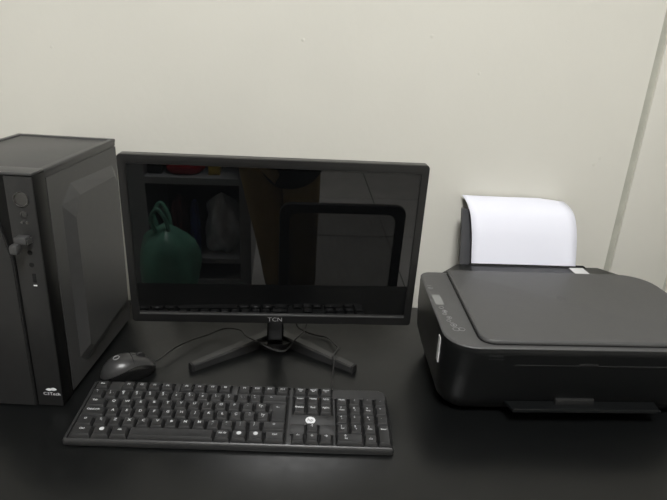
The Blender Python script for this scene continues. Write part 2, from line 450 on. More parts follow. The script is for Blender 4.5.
bm = bmesh.new(); add_text(bm, 'TCN', .0102, MT @ frame((.0015, -.0004, .0076), (1, 0, 0), (0, 0, 1)), mi=0, font_scale_x=1.12, weight=-.0001)
obj('maker_lettering', bm, SOFT_INK, mo)
# side connector nubs behind left edge
for za, zb in ((.236, .244), (.128, .150)):
    bm = bmesh.new(); box(bm, (-w2 - .001, .008, za), (-w2 + .003, .014, zb), bev=.0008); tr(bm); obj('edge_clip', bm, BEZEL, mo)
# stand
def leg(sgn):
    bm = bmesh.new()
    a = Vector((.004 * sgn, .128, 0)); b = Vector((.1375 * sgn, .025, 0))
    d = (b - a).normalized(); s = Vector((-d.y, d.x, 0))
    rings = []
    for tt, w, h in ((0, .0105, .021), (.3, .0100, .019), (.97, .0070, .0125), (.985, .0069, .0122)):
        c = a.lerp(b, tt)
        prof = [(-w, .0002), (w, .0002), (w * .92, h * .80), (w * .70, h), (-w * .70, h), (-w * .92, h * .80)]
        rings.append([c + s * u + Vector((0, 0, z)) for u, z in prof])
    loft(bm, rings); return bm, a, b, s
for sgn in (-1, 1):
    bm, a, b, s = leg(sgn); L = obj('leg', bm, STANDM, mo, ang=25)
    bm = bmesh.new(); d = (b - a).normalized()
    c = a.lerp(b, .985)
    prof = [(-.0074, 0), (.0074, 0), (.0074, .0068), (.0052, .0128), (-.0052, .0128), (-.0074, .0068)]
    loft(bm, [[c + s * u + Vector((0, 0, z)) for u, z in prof], [c + d * .004 + s * u + Vector((0, 0, z)) for u, z in prof]])
    obj('end_cap', bm, RUBBER, L)
bm = bmesh.new()
prism(bm, [(-.030, .098), (-.017, .090), (.017, .090), (.030, .098), (.022, .146), (-.022, .146)], 'z', .0002, .0135)
prism(bm, [(-.014, .100), (.014, .100), (.016, .146), (-.016, .146)], 'z', .0135, .026)
obj('stand_base', bm, BEZEL, mo)
bm = bmesh.new()
slab(bm, -.0150, .095, .0150, .128, .004, .020, .20, e=.001)
box(bm, (-.0125, .040, .165), (.0125, .126, .20), bev=.002)
box(bm, (-.035, .034, .150), (.035, .044, .215), bev=.002)
obj('neck', bm, BEZEL, mo)
# power lead from the back of the monitor
bm = bmesh.new()
tube(bm, [(-.10, .040, .17), (-.12, .12, .15), (-.15, .205, .12), (-.18, .255, .05), (-.22, .262, .004), (-.30, .262, .004)], .0028)
obj('power_lead', bm, CABLE, mo)

# ---------------------------------------------------------------- keyboard (local: origin front centre on the desk)
kb = thing('keyboard', 'black full-size keyboard lying in front of the monitor', 'keyboard', (-.0840, .6150, DESK), radians(2.14 - 3.94))
kb.scale = (1.022, 1.0, 1.0)
KD = .121
def ks(y): return .0125 + .0115 * y / .120     # case surface height
bm = bmesh.new()
def kring(ins, z, lid):
    r = [.0045, .0045, .016, .004]
    return [(x, y, (ks(y) - z) if lid else z) for x, y in rrect(-.220 + ins, 0 + ins, .220 - ins, KD - ins, [max(a - ins, .0005) for a in r], 5)]
rings = [kring(.004, .0008, False), kring(.0012, .0012, False), kring(.0, .0030, False), kring(.0, .0042, True), kring(.0004, .0030, True), kring(.0014, .0010, True), kring(.003, 0, True)]
# a recessed key field cannot be cut out of a loft cap, so the frame is closed by strips around the three wells
loft(bm, rings, cap0=True, cap1=False)
wells = [(-.2150, .0025, .0745, .1195), (.0785, .0025, .1385, .1195), (.1405, .0025, .2178, .0970)]
U = .019
top = [Vector(p) for p in kring(.003, 0, True)]
def quad(x0, y0, x1, y1, dz=0, mi=0):
    f = bm.faces.new([bm.verts.new((x, y, ks(y) + dz)) for x, y in ((x0, y0), (x1, y0), (x1, y1), (x0, y1))]); f.material_index = mi
xa, xb, ya, yb = -.2170, .2170, .003, KD - .003
# surface strips
quad(-.217, .003, -.2145, .1180); quad(.0745, .003, .0785, .1180); quad(.1385, .003, .1405, .1180); 
quad(-.217, .1180, .203, .1180 + .00005)
# rear band and right rear panel following the rounded corner
f = bm.faces.new([bm.verts.new((x, y, ks(y))) for x, y in [(.1405, .0970), (.217, .0970)] + [(x, y) for x, y in rrect(-.217, .003, .217, .118, [.0015, .0015, .013, .001], 5)[12:18]] + [(.1405, .118)]])
# nav island plate around the arrows with the round badge
def rest(x0, y0, x1, y1): quad(x0, y0, x1, y1, .0012)
slab(bm, .0785, .0395, .1385, .0590, .001, .012, .0121, e=.0001, top=lambda x, y: ks(y) - .0121 + .0016)
slab(bm, .0785, .0025, .0975, .0211, .0005, .010, .0101, e=.0001, top=lambda x, y: ks(y) - .0101 - .0005)
slab(bm, .0785, .0211, .0978, .0400, .001, .012, .0121, e=.0001, top=lambda x, y: ks(y) - .0121 + .0016)
slab(bm, .1192, .0211, .1385, .0400, .001, .012, .0121, e=.0001, top=lambda x, y: ks(y) - .0121 + .0016)
# walls and floors of the wells
for x0, y0, x1, y1 in wells:
    y1 = min(y1, .118) if y1 > .1 else y1
    lo = [(x0, y0), (x1, y0), (x1, y1), (x0, y1)]
    loft(bm, [[(x, y, ks(y) + .0001) for x, y in lo], [(x, y, ks(y) - .003) for x, y in lo]], cap0=False, cap1=False, mi=1)
    quad(x0, y0, x1, y1, -.003, 1)
# ridge between function row and the others
box(bm, (-.2145, .0985, .0175), (.0745, .1005, .0225), bev=.0004); box(bm, (.0785, .0985, .0175), (.1385, .1005, .0225), bev=.0004)
for fa, fb in ((1.03, 1.97), (6.03, 6.47), (10.53, 10.97)):
    slab(bm, -.2125 + fa * U, .1005, -.2125 + fb * U, .1190, .0005, .0185, .0186, e=.0001, top=lambda x, y: ks(y) - .0186)
obj('case', bm, [KEYB, WELL], kb, ang=40)

def key(name, x0, row, w, lab='', h=1.0, low=False, small=False, extra=None):
    """x0 from well origin (m), row index from the front"""
    y0 = [.0032, .0217, .0402, .0587, .0772, .0998][row]
    dep = .0185 * h if row < 5 else .0160
    g = .0006
    bx0, bx1, by0, by1 = x0 + g, x0 + w - g, y0 + g, y0 + dep - g
    z0 = lambda y: ks(y) - .0025
    kh = .0053 if row < 5 else .0046
    bm = bmesh.new()
    sl = .0024 if row < 5 else .0020
    def R(a, b, c, d, dz, r): return [(x, y, ks(y) + dz) for x, y in rrect(a, b, c, d, r, 3)]
    rings = [R(bx0, by0, bx1, by1, -.0025, .0006), R(bx0 + .0001, by0 + .0001, bx1 - .0001, by1 - .0001, .0005, .0006),
             R(bx0 + sl * .85, by0 + sl * .95, bx1 - sl * .85, by1 - sl * .40, kh - .0006, .0012),
             R(bx0 + sl, by0 + sl * 1.12, bx1 - sl, by1 - sl * .52, kh, .0013),
             R(bx0 + sl + .0012, by0 + sl * 1.12 + .0012, bx1 - sl - .0012, by1 - sl * .52 - .0012, kh - .0002, .0008)]
    loft(bm, rings)
    if extra:
        ex0, ex1, ey0, ey1 = extra
        rings = [R(ex0, ey0, ex1, ey1, -.0025, .0006), R(ex0 + sl * .9, ey0 + sl, ex1 - sl, ey1 - sl * .45, kh - .0005, .001), R(ex0 + sl + .0005, ey0 + sl * 1.12, ex1 - sl, ey1 - sl * .52, kh - .0001, .001)]
        loft(bm, rings)
    if lab:
        yy = (by0 + sl * 1.1) * .36 + (by1 - sl * .5) * .64 if h <= 1 else by1 - .0085
        if row == 5: yy = (by0 + by1) / 2 + .001
        cx = (bx0 + bx1) / 2
        a = math.atan2(.0115, .120)
        dz = kh + .00012
        for s, dx, dy, sz in lab:
            yq = yy + dy
            M = frame((cx + dx, yq, ks(yq) + dz), (1, 0, 0), (0, cos(a), sin(a)))
            add_text(bm, s, sz, M, mi=1, weight=.00012)
    return obj(name, bm, [KEYM, KEY_INK], kb, ang=40)

L1 = lambda s, sz=.0062: [(s, 0, .0002, sz)]
SM = lambda s, sz=.0036: [(s, 0, .0002, sz)]
x0 = -.2125
# function row
key('escape_key', x0, 5, U, SM('Esc', .0046))
n = 1
for st in (2.0, 6.5, 11.0):
    for i in range(4):
        key('function_key', x0 + (st + i) * U, 5, U, SM('F%d' % n, .0046)); n += 1
# number row
two = [("'", '"'), ('1', '!'), ('2', '@'), ('3', '#'), ('4', '$'), ('5', '%'), ('6', '¨'), ('7', '&'), ('8', '*'), ('9', '('), ('0', ')'), ('-', '_'), ('=', '+')]
for i, (a, b) in enumerate(two):
    key('number_key', x0 + i * U, 4, U, [(b, -.0022, .0022, .0044), (a, -.0012, -.0018, .0046), ] + ([('·', .003, -.0018, .004)] if i % 2 else []))
key('backspace_key', x0 + 13 * U, 4, 2 * U, [('<-', -.006, .0005, .0042)])
# letters
key('tab_key', x0, 3, 1.5 * U, [('Tab', -.003, .0012, .0046)])
for i, c in enumerate('QWERTYUIOP'): key('letter_key', x0 + (1.5 + i) * U, 3, U, L1(c))
key('accent_key', x0 + 11.5 * U, 3, U, [('`', 0, .002, .005), ('´', 0, -.002, .005)])
key('bracket_key', x0 + 12.5 * U, 3, U, [('{', -.002, .001, .0045), ('[ª', .001, -.001, .0045)])
key('caps_lock_key', x0, 2, 1.75 * U, [('CapsLock', -.001, .001, .0044)])
for i, c in enumerate('ASDFGHJKLÇ'): key('letter_key', x0 + (1.75 + i) * U, 2, U, L1(c))
key('tilde_key', x0 + 11.75 * U, 2, U, [('^', 0, .002, .005), ('~', 0, -.001, .005)])
key('bracket_key', x0 + 12.75 * U, 2, U, [('}', -.002, .001, .0045), (']º', .001, -.001, .0045)])
key('enter_key', x0 + 13.75 * U, 2, 1.25 * U, [('<--', -.002, .001, .0042)], h=2.0, extra=(x0 + 13.52 * U, x0 + 14.2 * U, .0593, .0766))
key('shift_key', x0, 1, 1.25 * U, [('O', 0, .001, .0046)])
key('backslash_key', x0 + 1.25 * U, 1, U, [('|', -.001, .0012, .0046), ('\\', .001, -.001, .0046)])
for i, c in enumerate('ZXCVBNM'): key('letter_key', x0 + (2.25 + i) * U, 1, U, L1(c))
for i, (a, b) in enumerate([('<', ','), ('>', '.'), (':', ';'), ('?', '/')]):
    key('punctuation_key', x0 + (9.25 + i) * U, 1, U, [(a, -.001, .0018, .0044), (b, -.001, -.0016, .0050)])
key('shift_key', x0 + 13.25 * U, 1, 1.75 * U, [('O', 0, .001, .0046)])
# bottom row
x = x0
for nm, w, lab in (('control_key', 1.5, SM('Ctrl', .0042)), ('system_key', 1.25, SM('●', .0080)), ('alt_key', 1.25, SM('Alt', .0042)), ('space_bar', 6.0, ''),
                   ('alt_key', 1.15, SM('Alt Gr', .0040)), ('system_key', 1.15, SM('●', .0080)), ('menu_key', 1.2, SM('●', .0080)), ('control_key', 1.5, SM('Ctrl', .0042))):
    key(nm, x, 0, w * U, lab); x += w * U
# navigation block
xn = .0795 + .0008
for i, s in enumerate(('Print', 'Scroll', 'Pause')): key('navigation_key', xn + i * U, 5, U, [(s, 0, .001, .0040), ('Scr', 0, -.0022, .0030)])
for i, s in enumerate(('Insert', 'Home', 'PgUp')): key('navigation_key', xn + i * U, 4, U, SM(s, .0042))
for i, s in enumerate(('Delete', 'End', 'PgDn')): key('navigation_key', xn + i * U, 3, U, SM(s, .0046))
key('arrow_key', xn + U, 1, U, L1('↑', .0062))
for i, s in enumerate('←↓→'): key('arrow_key', xn + i * U, 0, U, L1(s, .0062))
# numeric pad
xq = .1413
for i, s in enumerate(('Num', '/', '*', '-')): key('number_pad_key', xq + i * U, 4, U, SM(s, .0044))
for r, ss in ((3, ('7', '8', '9', '+')), (2, ('4', '5', '6', '.')), (1, ('1', '2', '3'))):
    for i, s in enumerate(ss):
        sub = {'7': 'Home', '8': '↑', '9': 'PgUp', '4': '←', '6': '→', '1': 'End', '2': '↓', '3': 'PgDn'}.get(s)
        key('number_pad_key', xq + i * U, r, U, [(s, -.0015, .0016, .0050)] + ([(sub, 0, -.0028, .0030)] if sub else []))
key('number_pad_enter_key', xq + 3 * U, 0, U, [('Enter', 0, .0, .0036)], h=2.0)
key('number_pad_key', xq, 0, 2 * U, [('0', -.006, .0018, .0050), ('Ins', -.005, -.0028, .0034)])
key('number_pad_key', xq + 2 * U, 0, U, [(',', 0, .0016, .0060), ('Del', 0, -.0028, .0034)])
# badge
aK = math.atan2(.0115, .120)
Mb = frame((.1060, .0482, ks(.0482) + .0016), (1, 0, 0), (0, cos(aK), sin(aK)))
bm = bmesh.new(); lathe(bm, [(0, 0), (.0070, 0), (.0070, .0004), (0, .0006)], n=28, M=Mb); obj('badge', bm, WHITE_INK, kb)
bm = bmesh.new(); add_text(bm, 'hp', .0085, Mb @ Matrix.Translation((0, .0002, .0008)), mi=0); obj('badge_lettering', bm, KEYM, kb)
for x in (-.19, .19):
    for ya_, zt_ in ((.006, .003), (.104, .004)):
        bm = bmesh.new(); box(bm, (x - .012, ya_, 0), (x + .012, ya_ + .008, zt_), bev=.0005); obj('rubber_foot', bm, RUBBER, kb)
Kinv = (Matrix.Translation(kb.location) @ Matrix.Rotation(radians(-1.8), 4, 'Z') @ Matrix.Diagonal((1.022, 1, 1, 1))).inverted()
def up(P, inv): return [inv @ Vector((x, y, z + DESK)) for x, y, z in P]
bm = bmesh.new()
tube(bm, up([(.0575, .728, .014), (.0595, .736, .010), (.064, .782, .0032), (.067, .815, .012), (.0675, .834, .021), (.0765, .854, .0215), (.0775, .881, .010), (.061, .924, .004), (.038, .934, .004), (.017, .945, .006), (.0, .955, .02), (-.01, .97, .10), (-.02, 1.0, .13), (-.10, 1.03, .08), (-.20, 1.04, .004), (-.30, 1.035, .004)], Kinv), .0017)
obj('cable', bm, CABLE, kb)

# ---------------------------------------------------------------- mouse
ang = radians(31)
mc = Vector((-.270, .795, DESK))
ms = thing('mouse', 'black wired mouse between the tower and the keyboard', 'computer mouse', mc, ang)
MSC = (.88, .92, .96); ms.scale = MSC
def mshape(u, v, L=.0495, W=.0300, Hh=.037, k=1.0):
    """u along (-1 tail .. 1 nose) as polar grid: u azimuth, v elevation 0..1"""
    ca, sa = cos(u), sin(u)
    ce, se = cos(v * pi / 2), sin(v * pi / 2)
    px = L * ca * ce ** .75
    waist = 1 - .10 * math.exp(-((px / L - .25) ** 2) / .10)
    py = W * sa * ce ** .75 * waist
    hump = 1.0 - .18 * (px / L + .25) ** 2 - .10 * (px / L)
    pz = Hh * se ** .85 * hump
    return Vector((px * k, py * k, pz * k))
bm = bmesh.new()
NU = 48
rings = [[mshape(2 * pi * i / NU, v, k=1) + Vector((0, 0, .002)) for i in range(NU)] for v in [0, .03, .08, .15, .25, .35, .45, .55, .65, .75, .85, .93, .98]]
rings[0] = [Vector((p.x * .94, p.y * .94, .0005)) for p in rings[0]]
loft(bm, rings); obj('lower_shell', bm, MOUSE_S, ms, ang=60)
bm = bmesh.new()
rings = []
for j in range(12):
    s = j / 11
    ring = []
    for i in range(NU):
        u = 2 * pi * i / NU
        vb = .08 + .46 * abs(sin(u)) ** 1.2 * (0.55 + .45 * cos(u + (.35 if sin(u) < 0 else -.35)))
        vb = max(.06, vb)
        v = vb + (1.0 - vb) * s * .985
        ring.append(mshape(u, v, k=1.016) + Vector((0, 0, .0018)))
    rings.append(ring)
low = [p * .985 for p in rings[0]]
loft(bm, [low] + rings, cap0=False, cap1=True); obj('top_shell', bm, MOUSE_T, ms, ang=60)
bm = bmesh.new(); lathe(bm, [(.0075, -.003), (.0088, -.002), (.0088, .002), (.0075, .003)], n=20, M=Matrix.Translation((.022, 0, .0305)) @ Matrix.Rotation(radians(90), 4, 'X')); obj('scroll_wheel', bm, RUBBER, ms)
def topz(px, py):
    best = None
    for i in range(0, 360, 4):
        for j in range(20, 100, 2):
            p = mshape(radians(i), j / 100, k=1.016)
            d = (p.x - px) ** 2 + (p.y - py) ** 2
            if best is None or d < best[0]: best = (d, p.z + .0018)
    return best[1]
bm = bmesh.new()
tube(bm, [(x, 0, topz(x, 0) + .0001) for x in (.008, .014)] , .0007, n=6); tube(bm, [(x, 0, topz(x, 0) - .0001) for x in (.031, .036, .041)], .0007, n=6)
tube(bm, [(.006, y, topz(.006, y) + .0001) for y in (-.020, -.012, -.004, .004, .012, .020)], .0006, n=6)
obj('button_seam', bm, GAP, ms)
bm = bmesh.new()
cxl, rl = -.020, .0052
tube(bm, [(cxl + rl * cos(a), rl * sin(a), topz(cxl + rl * cos(a), rl * sin(a)) + .0003) for a in [2 * pi * i / 28 for i in range(29)]], .0009, n=6, k=1)
obj('ring_logo', bm, GREY_INK, ms)
Minv = (Matrix.Translation(mc) @ Matrix.Rotation(ang, 4, 'Z') @ Matrix.Diagonal((*MSC, 1))).inverted()
bm = bmesh.new()
tube(bm, up([(-.2335, .8215, .010), (-.226, .833, .0105), (-.211, .862, .012), (-.188, .894, .010), (-.164, .921, .006), (-.132, .933, .014), (-.101, .909, .0245), (-.088, .886, .0255), (-.065, .868, .0240), (-.044, .858, .018), (-.018, .860, .012), (.0, .880, .024), (.014, .897, .029), (.020, .915, .034), (.026, .945, .06), (.035, .965, .12), (.03, .985, .17), (-.06, 1.0, .16), (-.18, 1.02, .10), (-.25, 1.02, .004)], Minv), .0016)
obj('cord', bm, CABLE, ms)

# ---------------------------------------------------------------- printer (local: origin at front-left of the top outline, desk level)
pr = thing('printer', 'black all-in-one printer on the right end of the desk', 'printer', (.214, .667, DESK), radians(0.4))
PW, PD, PT = .445, .270, .140
bm = bmesh.new()
def pring(l, f_, r_, b_, z, rad): return [(x + (.013 * y / .27 if x < .2 else 0), y, z) for x, y in rrect(l, f_, r_, b_, rad, 7)]
R0 = [.045, .045, .060, .020]
rings = [pring(.028, .058, PW - .028, PD - .02, .0015, [.03] * 4),
         pring(.019, .046, PW - .019, PD - .015, .007, [.034] * 4),
         pring(.009, .032, PW - .009, PD - .010, .022, [.038] * 4),
         pring(.0025, .021, PW - .0025, PD - .006, .045, [.04, .04, .05, .02]),
         pring(.0, .010, PW - .0, PD - .002, .090, [.043, .043, .058, .02]),
         pring(.0, .0018, PW - .0, PD - .001, .125, R0),
         pring(.0, .0, PW, PD, .133, R0),
         pring(.0006, .0006, PW - .0006, PD - .0006, .1375, [.0445, .0445, .0595, .0195])]
loft(bm, rings); obj('body', bm, PR_BODY, pr, ang=40)
bm = bmesh.new()
rings = [pring(.0002, .0002, PW - .0002, PD - .0002, .1372, R0), pring(.0, .0, PW, PD, .1385, R0), pring(.0014, .0014, PW - .0014, PD - .0014, .1400, [.0436, .0436, .0586, .0186]),
         pring(.004, .004, PW - .004, PD - .004, .1403, [.041, .041, .056, .016])]
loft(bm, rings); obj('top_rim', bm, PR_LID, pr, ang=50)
# scanner lid
bm = bmesh.new()
lx0, ly0, lx1, ly1 = .050, .0085, PW - .006, PD - .004
def lring(i, z): return [(x + (0.014 * (y - ly0) / (ly1 - ly0) if x < .2 else 0), y, z) for x, y in rrect(lx0 + i, ly0 + i, lx1 - i, ly1 - i, [max(.022 - i, .002), .022, .050, .008], 6)]
loft(bm, [lring(.0012, .1398), lring(.0012, .1412), lring(.0, .1420), lring(.0, .1455), lring(.001, .1468), lring(.003, .1472)])
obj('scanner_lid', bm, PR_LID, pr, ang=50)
bm = bmesh.new(); loft(bm, [lring(-.0016, .1396), lring(-.0016, .14055)]); obj('lid_gap', bm, GAP, pr)
# faint round mark on the lid
bm = bmesh.new(); cx, cy = .230, .152
tube(bm, [(cx + .0085 * cos(a), cy + .0085 * sin(a), .1472) for a in [2 * pi * i / 20 for i in range(21)]], .0003, n=4, k=1)
add_text(bm, 'hp', .012, frame((cx, cy, .14735), (-1, 0, 0), (0, -1, 0)), mi=0)
obj('lid_logo', bm, DIM_INK, pr)
# raised paper feed cover at the back
bm = bmesh.new()
pts = [(.085, .284), (.098, .2895), (.372, .2895), (.395, .284)]
loft(bm, [[(x, y, .05) for x, y in [(.060, .262), (.420, .262), (.405, .310), (.085, .310)]],
          [(x, y, .130) for x, y in [(.052, .264), (.418, .264), (.386, .318), (.092, .318)]],
          [(x, y, .1375) for x, y in [(.052, .268), (.418, .268), (.382, .317), (.096, .317)]],
          [(x, y, .1402) for x, y in [(.060, .272), (.410, .272), (.378, .313), (.100, .313)]]])
obj('paper_feed_cover', bm, PR_BODY, pr)
bm = bmesh.new(); box(bm, (.123, .3085, .110), (.353, .3215, .1408)); obj('feed_slot', bm, GAP, pr)
# paper support
bm = bmesh.new()
def sup(x0, x1, t, zt, o=0):
    loft(bm, [[(x0, .3185 + o, .10), (x1, .318 + o, .10), (x1, .318 + o + t, .10), (x0, .318 + o + t, .10)],
              [(x0, .364 + o, zt), (x1, .364 + o, zt), (x1, .364 + o + t, zt), (x0, .364 + o + t, zt)]])
sup(.106, .30, .0035, .236); sup(.106, .1125, .0085, .238, -.005)
obj('paper_support', bm, PR_GREY, pr)
# front details
def fy(z):   # y of the front face at height z
    pts = [(.0015, .058), (.007, .046), (.022, .032), (.045, .021), (.090, .010), (.125, .0018), (.133, 0)]
    for (a, b), (c, d) in zip(pts, pts[1:]):
        if a <= z <= c: return b + (d - b) * (z - a) / (c - a)
    return 0
bm = bmesh.new()
for a, b, mi in ((.1075, .1088, 0), (.1088, .1093, 1)):
    loft(bm, [[(.104, fy(a) - .0003, a), (PW - .05, fy(a) - .0003, a), (PW - .05, fy(a) + .002, a), (.104, fy(a) + .002, a)],
              [(.104, fy(b) - .0003, b), (PW - .05, fy(b) - .0003, b), (PW - .05, fy(b) + .002, b), (.104, fy(b) + .002, b)]], mi=mi)
obj('front_door_seam', bm, [GAP, PR_TRIM], pr)
bm = bmesh.new(); box(bm, (.198, fy(.111) - .0008, .1085), (.226, fy(.111) + .003, .1135), bev=.0008); obj('finger_notch', bm, GAP, pr)
Mt = frame((.071, fy(.127) - .0006, .1262), (1, 0, 0), (0, -.2, 1))
text_obj('front_lettering', 'DeskJet', .0065, Mt, DIM_INK, pr)
text_obj('front_lettering', 'Ink Advantage', .0040, Mt @ Matrix.Translation((.002, -.0062, 0)), DIM_INK, pr)
# output recess and tray
bm = bmesh.new(); loft(bm, [[(.078, fy(z) - (.0006 if z < .03 else -.0004), z), (PW - .075, fy(z) - (.0006 if z < .03 else -.0004), z), (PW - .075, fy(z) + .006, z), (.078, fy(z) + .006, z)] for z in (.012, .050)])
obj('output_recess', bm, GAP, pr)
bm = bmesh.new()
prism(bm, [(.112, .0060), (.342, .0060), (.348, .045), (.104, .045)], 'z', .0285, .0325)
box(bm, (.112, .0035, .0285), (.342, .0068, .0345), bev=.0010)
obj('output_tray', bm, PR_BODY, pr)
bm = bmesh.new(); box(bm, (.183, .018, .0320), (.243, .026, .0420), bev=.001); obj('tray_tab', bm, TOWER_P, pr)
# control panel
def pan(name, x0, y0, x1, y1, m, rot=0, z=.1403):
    bm = bmesh.new(); c = Vector(((x0 + x1) / 2, (y0 + y1) / 2, z))
    box(bm, (x0 - c.x, y0 - c.y, 0), (x1 - c.x, y1 - c.y, .0003), M=Matrix.Translation(c) @ Matrix.Rotation(rot, 4, 'Z'))
    return obj(name, bm, m, pr)
pan('status_display', .0130, .1330, .0270, .1700, LCD)
def ringo(x, y, r, m, z=.1405):
    bm = bmesh.new(); tube(bm, [(x + r * cos(a), y + r * sin(a), z) for a in [2 * pi * i / 14 for i in range(15)]], .0005, n=5, k=1)
    return bm
for i, (x, y, r) in enumerate(((.019, .122, .0038), (.0215, .109, .0038), (.019, .100, .003), (.0235, .088, .0038), (.0200, .078, .0030), (.0240, .064, .0046), (.0245, .051, .0050), (.0330, .051, .0046), (.018, .196, .0035))):
    bm = ringo(x, y, r, None)
    if i in (1, 3, 5): box(bm, (x - .0012, y - .0018, .1403), (x + .0012, y + .0018, .1406))
    obj('control_button', bm, GREY_INK, pr)
for q_ in ((.020, .071, .026, .0718), (.014, .207, .022, .208)):
    bm = bmesh.new(); box(bm, (q_[0], q_[1], .1403), (q_[2], q_[3], .1406)); obj('panel_mark', bm, GREY_INK, pr)
# stickers
def inset(z):
    L_ = [(.022, .009), (.045, .0025), (.090, 0), (.125, 0), (.133, 0)]
    for (a, b), (c, d) in zip(L_, L_[1:]):
        if a <= z <= c: return b + (d - b) * (z - a) / (c - a)
    return 0
bm = bmesh.new()
loft(bm, [[(inset(z) + .013 * y / .27 - .0009, y, z) for y in (.047, .053, .059)] + [(inset(z) + .013 * y / .27 + .001, y, z) for y in (.059, .047)] for z in (.086, .100, .113, .127)])
obj('serial_label', bm, LABELM, pr)
pan('rear_label', .3170, .2765, .3455, .3120, LABELM, z=.1403)

# paper
bm = bmesh.new()
prof = [(.3105, .118), (.3150, .1300), (.3195, .1465), (.3290, .185), (.3370, .210), (.350, .233), (.372, .248), (.3965, .2555)]
prof = [(v.x, v.y) for v in crom([Vector((a, b, 0)) for a, b in prof], 5)]
px0, px1, N = .1260, .3360, 12
rings = []
for k, (y, z) in enumerate(prof):
    s = k / (len(prof) - 1)
    row = []
    for i in range(N + 1):
        f = i / N
        row.append((px0 + (px1 - px0) * f - .013 * s * s, min(y + .003 * sin(pi * f) * s, .3985 + .0), z - .0012 * sin(pi * f) * s - (0.006 * max(0, f - .75) / .25 * max(0, s - .75) / .25)))
    rings.append(row)
loft(bm, rings, cap0=False, cap1=False, closed=False)
top2 = [[(x, y + .0004, z + .0001) for x, y, z in r] for r in rings]
ps = obj('paper_sheet', bm, PAPER, None, loc=(.214, .667, DESK), rz=radians(0.4), ang=60)
sol = ps.modifiers.new('thickness', 'SOLIDIFY'); sol.thickness = .0008; sol.offset = 1
tag(ps, 'white paper sheets standing in the rear feed of the printer', 'paper')

# ---------------------------------------------------------------- things across the room, seen in the switched-off screen
ch = thing('office_chair', 'black mesh-back office chair pulled up to the desk', 'chair', (.180, .04, 0))
bx, by = 0.0, -.20
bm = bmesh.new()
oring = lambda i, y: [(x, y, z) for x, z in rrect(-.212 + i, .295 + i, .212 - i, .668 - i, .035, 5)]
loft(bm, [oring(.0, by - .008), oring(-.002, by), oring(.0, by + .012), oring(.030, by + .012), oring(.032, by - .004), oring(.030, by - .010), oring(.0, by - .008)], cap0=False, cap1=False)
obj('back_frame', bm, CHAIRP, ch, ang=50)
bm = bmesh.new()
n = 90
for i in range(n):
    x = -.182 + .364 * (i + .5) / n; box(bm, (x - .0006, by, .325), (x + .0006, by + .0015, .638))
n = 80
for i in range(n):
    z = .325 + .313 * (i + .5) / n; box(bm, (-.182, by + .0005, z - .0006), (.182, by + .002, z + .0006))
obj('back_mesh', bm, MESHM, ch)
bm = bmesh.new(); slab(bm, -.235, -.17, .235, .27, .06, .285, .345, e=.02); obj('seat', bm, CHAIRF, ch)
bm = bmesh.new(); tube(bm, [(0, -.05, .265), (0, -.19, .265), (0, -.212, .29), (0, -.204, .32)], .016); box(bm, (-.09, -.10, .255), (.09, .12, .290), bev=.005); obj('back_bracket', bm, CHAIRP, ch)
bm = bmesh.new(); lathe(bm, [(.03, .10), (.03, .25), (.018, .25), (.018, .26)], n=18); obj('gas_column', bm, CHAIRP, ch)
for k in range(5):
    a = 2 * pi * k / 5 + .3
    bm = bmesh.new(); tube(bm, [(0, 0, .115), (.14 * cos(a), .14 * sin(a), .10), (.28 * cos(a), .28 * sin(a), .075)], lambda s: .022 - .008 * s); L = obj('base_leg', bm, CHAIRP, ch)
    bm = bmesh.new(); M = Matrix.Translation((.28 * cos(a), .28 * sin(a), .03)) @ Matrix.Rotation(a, 4, 'Z') @ Matrix.Rotation(radians(90), 4, 'X')
    lathe(bm, [(.022, -.022), (.03, -.018), (.03, -.004), (.012, -.003), (.012, .003), (.03, .004), (.03, .018), (.022, .022)], n=18, M=M); tube(bm, [(.28 * cos(a), .28 * sin(a), .03), (.28 * cos(a), .28 * sin(a), .075)], .008, sm=False); obj('caster', bm, RUBBER, L)

# open cabinet against nothing but the floor, left side of the reflection
cb = thing('open_cabinet', 'light grey open cabinet holding bags, across the room', 'cabinet', (-.43, -.97, 0))
bm = bmesh.new()
box(bm, (-.30, -.22, 0), (-.185, .22, 1.05)); box(bm, (.215, -.22, 0), (.265, .22, 1.05))
box(bm, (-.185, -.22, 1.025), (.215, .22, 1.05))
obj('carcass', bm, MELAMINE, cb)
for z0_, z1_ in ((.0, .03), (.115, .14), (.500, .530)):
    bm = bmesh.new(); box(bm, (-.185, -.20, z0_), (.215, .22, z1_)); obj('shelf', bm, MELAMINE, cb)
bm = bmesh.new(); box(bm, (-.185, -.22, .0), (.215, -.205, 1.025)); obj('back_panel', bm, DARKIN, cb)
bm = bmesh.new(); box(bm, (-.185, -.205, .530), (.215, -.195, 1.025)); obj('upper_back_panel', bm, MELAMINE, cb)

random.seed(4)
def blob(name, c, r, m, label, cat, seedv=0, amp=.18, neck=None, parts=None):
    bm = bmesh.new(); rnd = random.Random(seedv)
    ph = [rnd.uniform(0, 6.28) for _ in range(9)]
    NU_, NV_ = 36, 20; rings = []
    for j in range(NV_ + 1):
        e = -pi / 2 + pi * j / NV_
        ring = []
        for i in range(NU_):
            a = 2 * pi * i / NU_
            k = 1 + amp * (.5 * sin(3 * a + ph[0] + 2 * e) + .35 * sin(5 * a - 3 * e + ph[1]) + .3 * sin(9 * a + 4 * e + ph[2]) * .6)
            ce = max(cos(e), .02) ** .7
            z = r[2] * (sin(e) if sin(e) > -.75 else -.75)
            if neck and e > .7: ce *= max(.12, 1 - (e - .7) * 1.3)
            ring.append(Vector((r[0] * ce * cos(a) * k, r[1] * ce * sin(a) * k, z + .75 * r[2])))
        rings.append(ring)
    loft(bm, rings)
    t = thing(name, label, cat, c)
    obj('bag_body' if 'bag' in name else 'body', bm, m, t, ang=60)
    return t
g = blob('plastic_bag', (-.515, -.62, 0), (.125, .11, .215), GREENBAG, 'full green plastic carrier bag on the floor before the cabinet', 'bag', 3, neck=True)
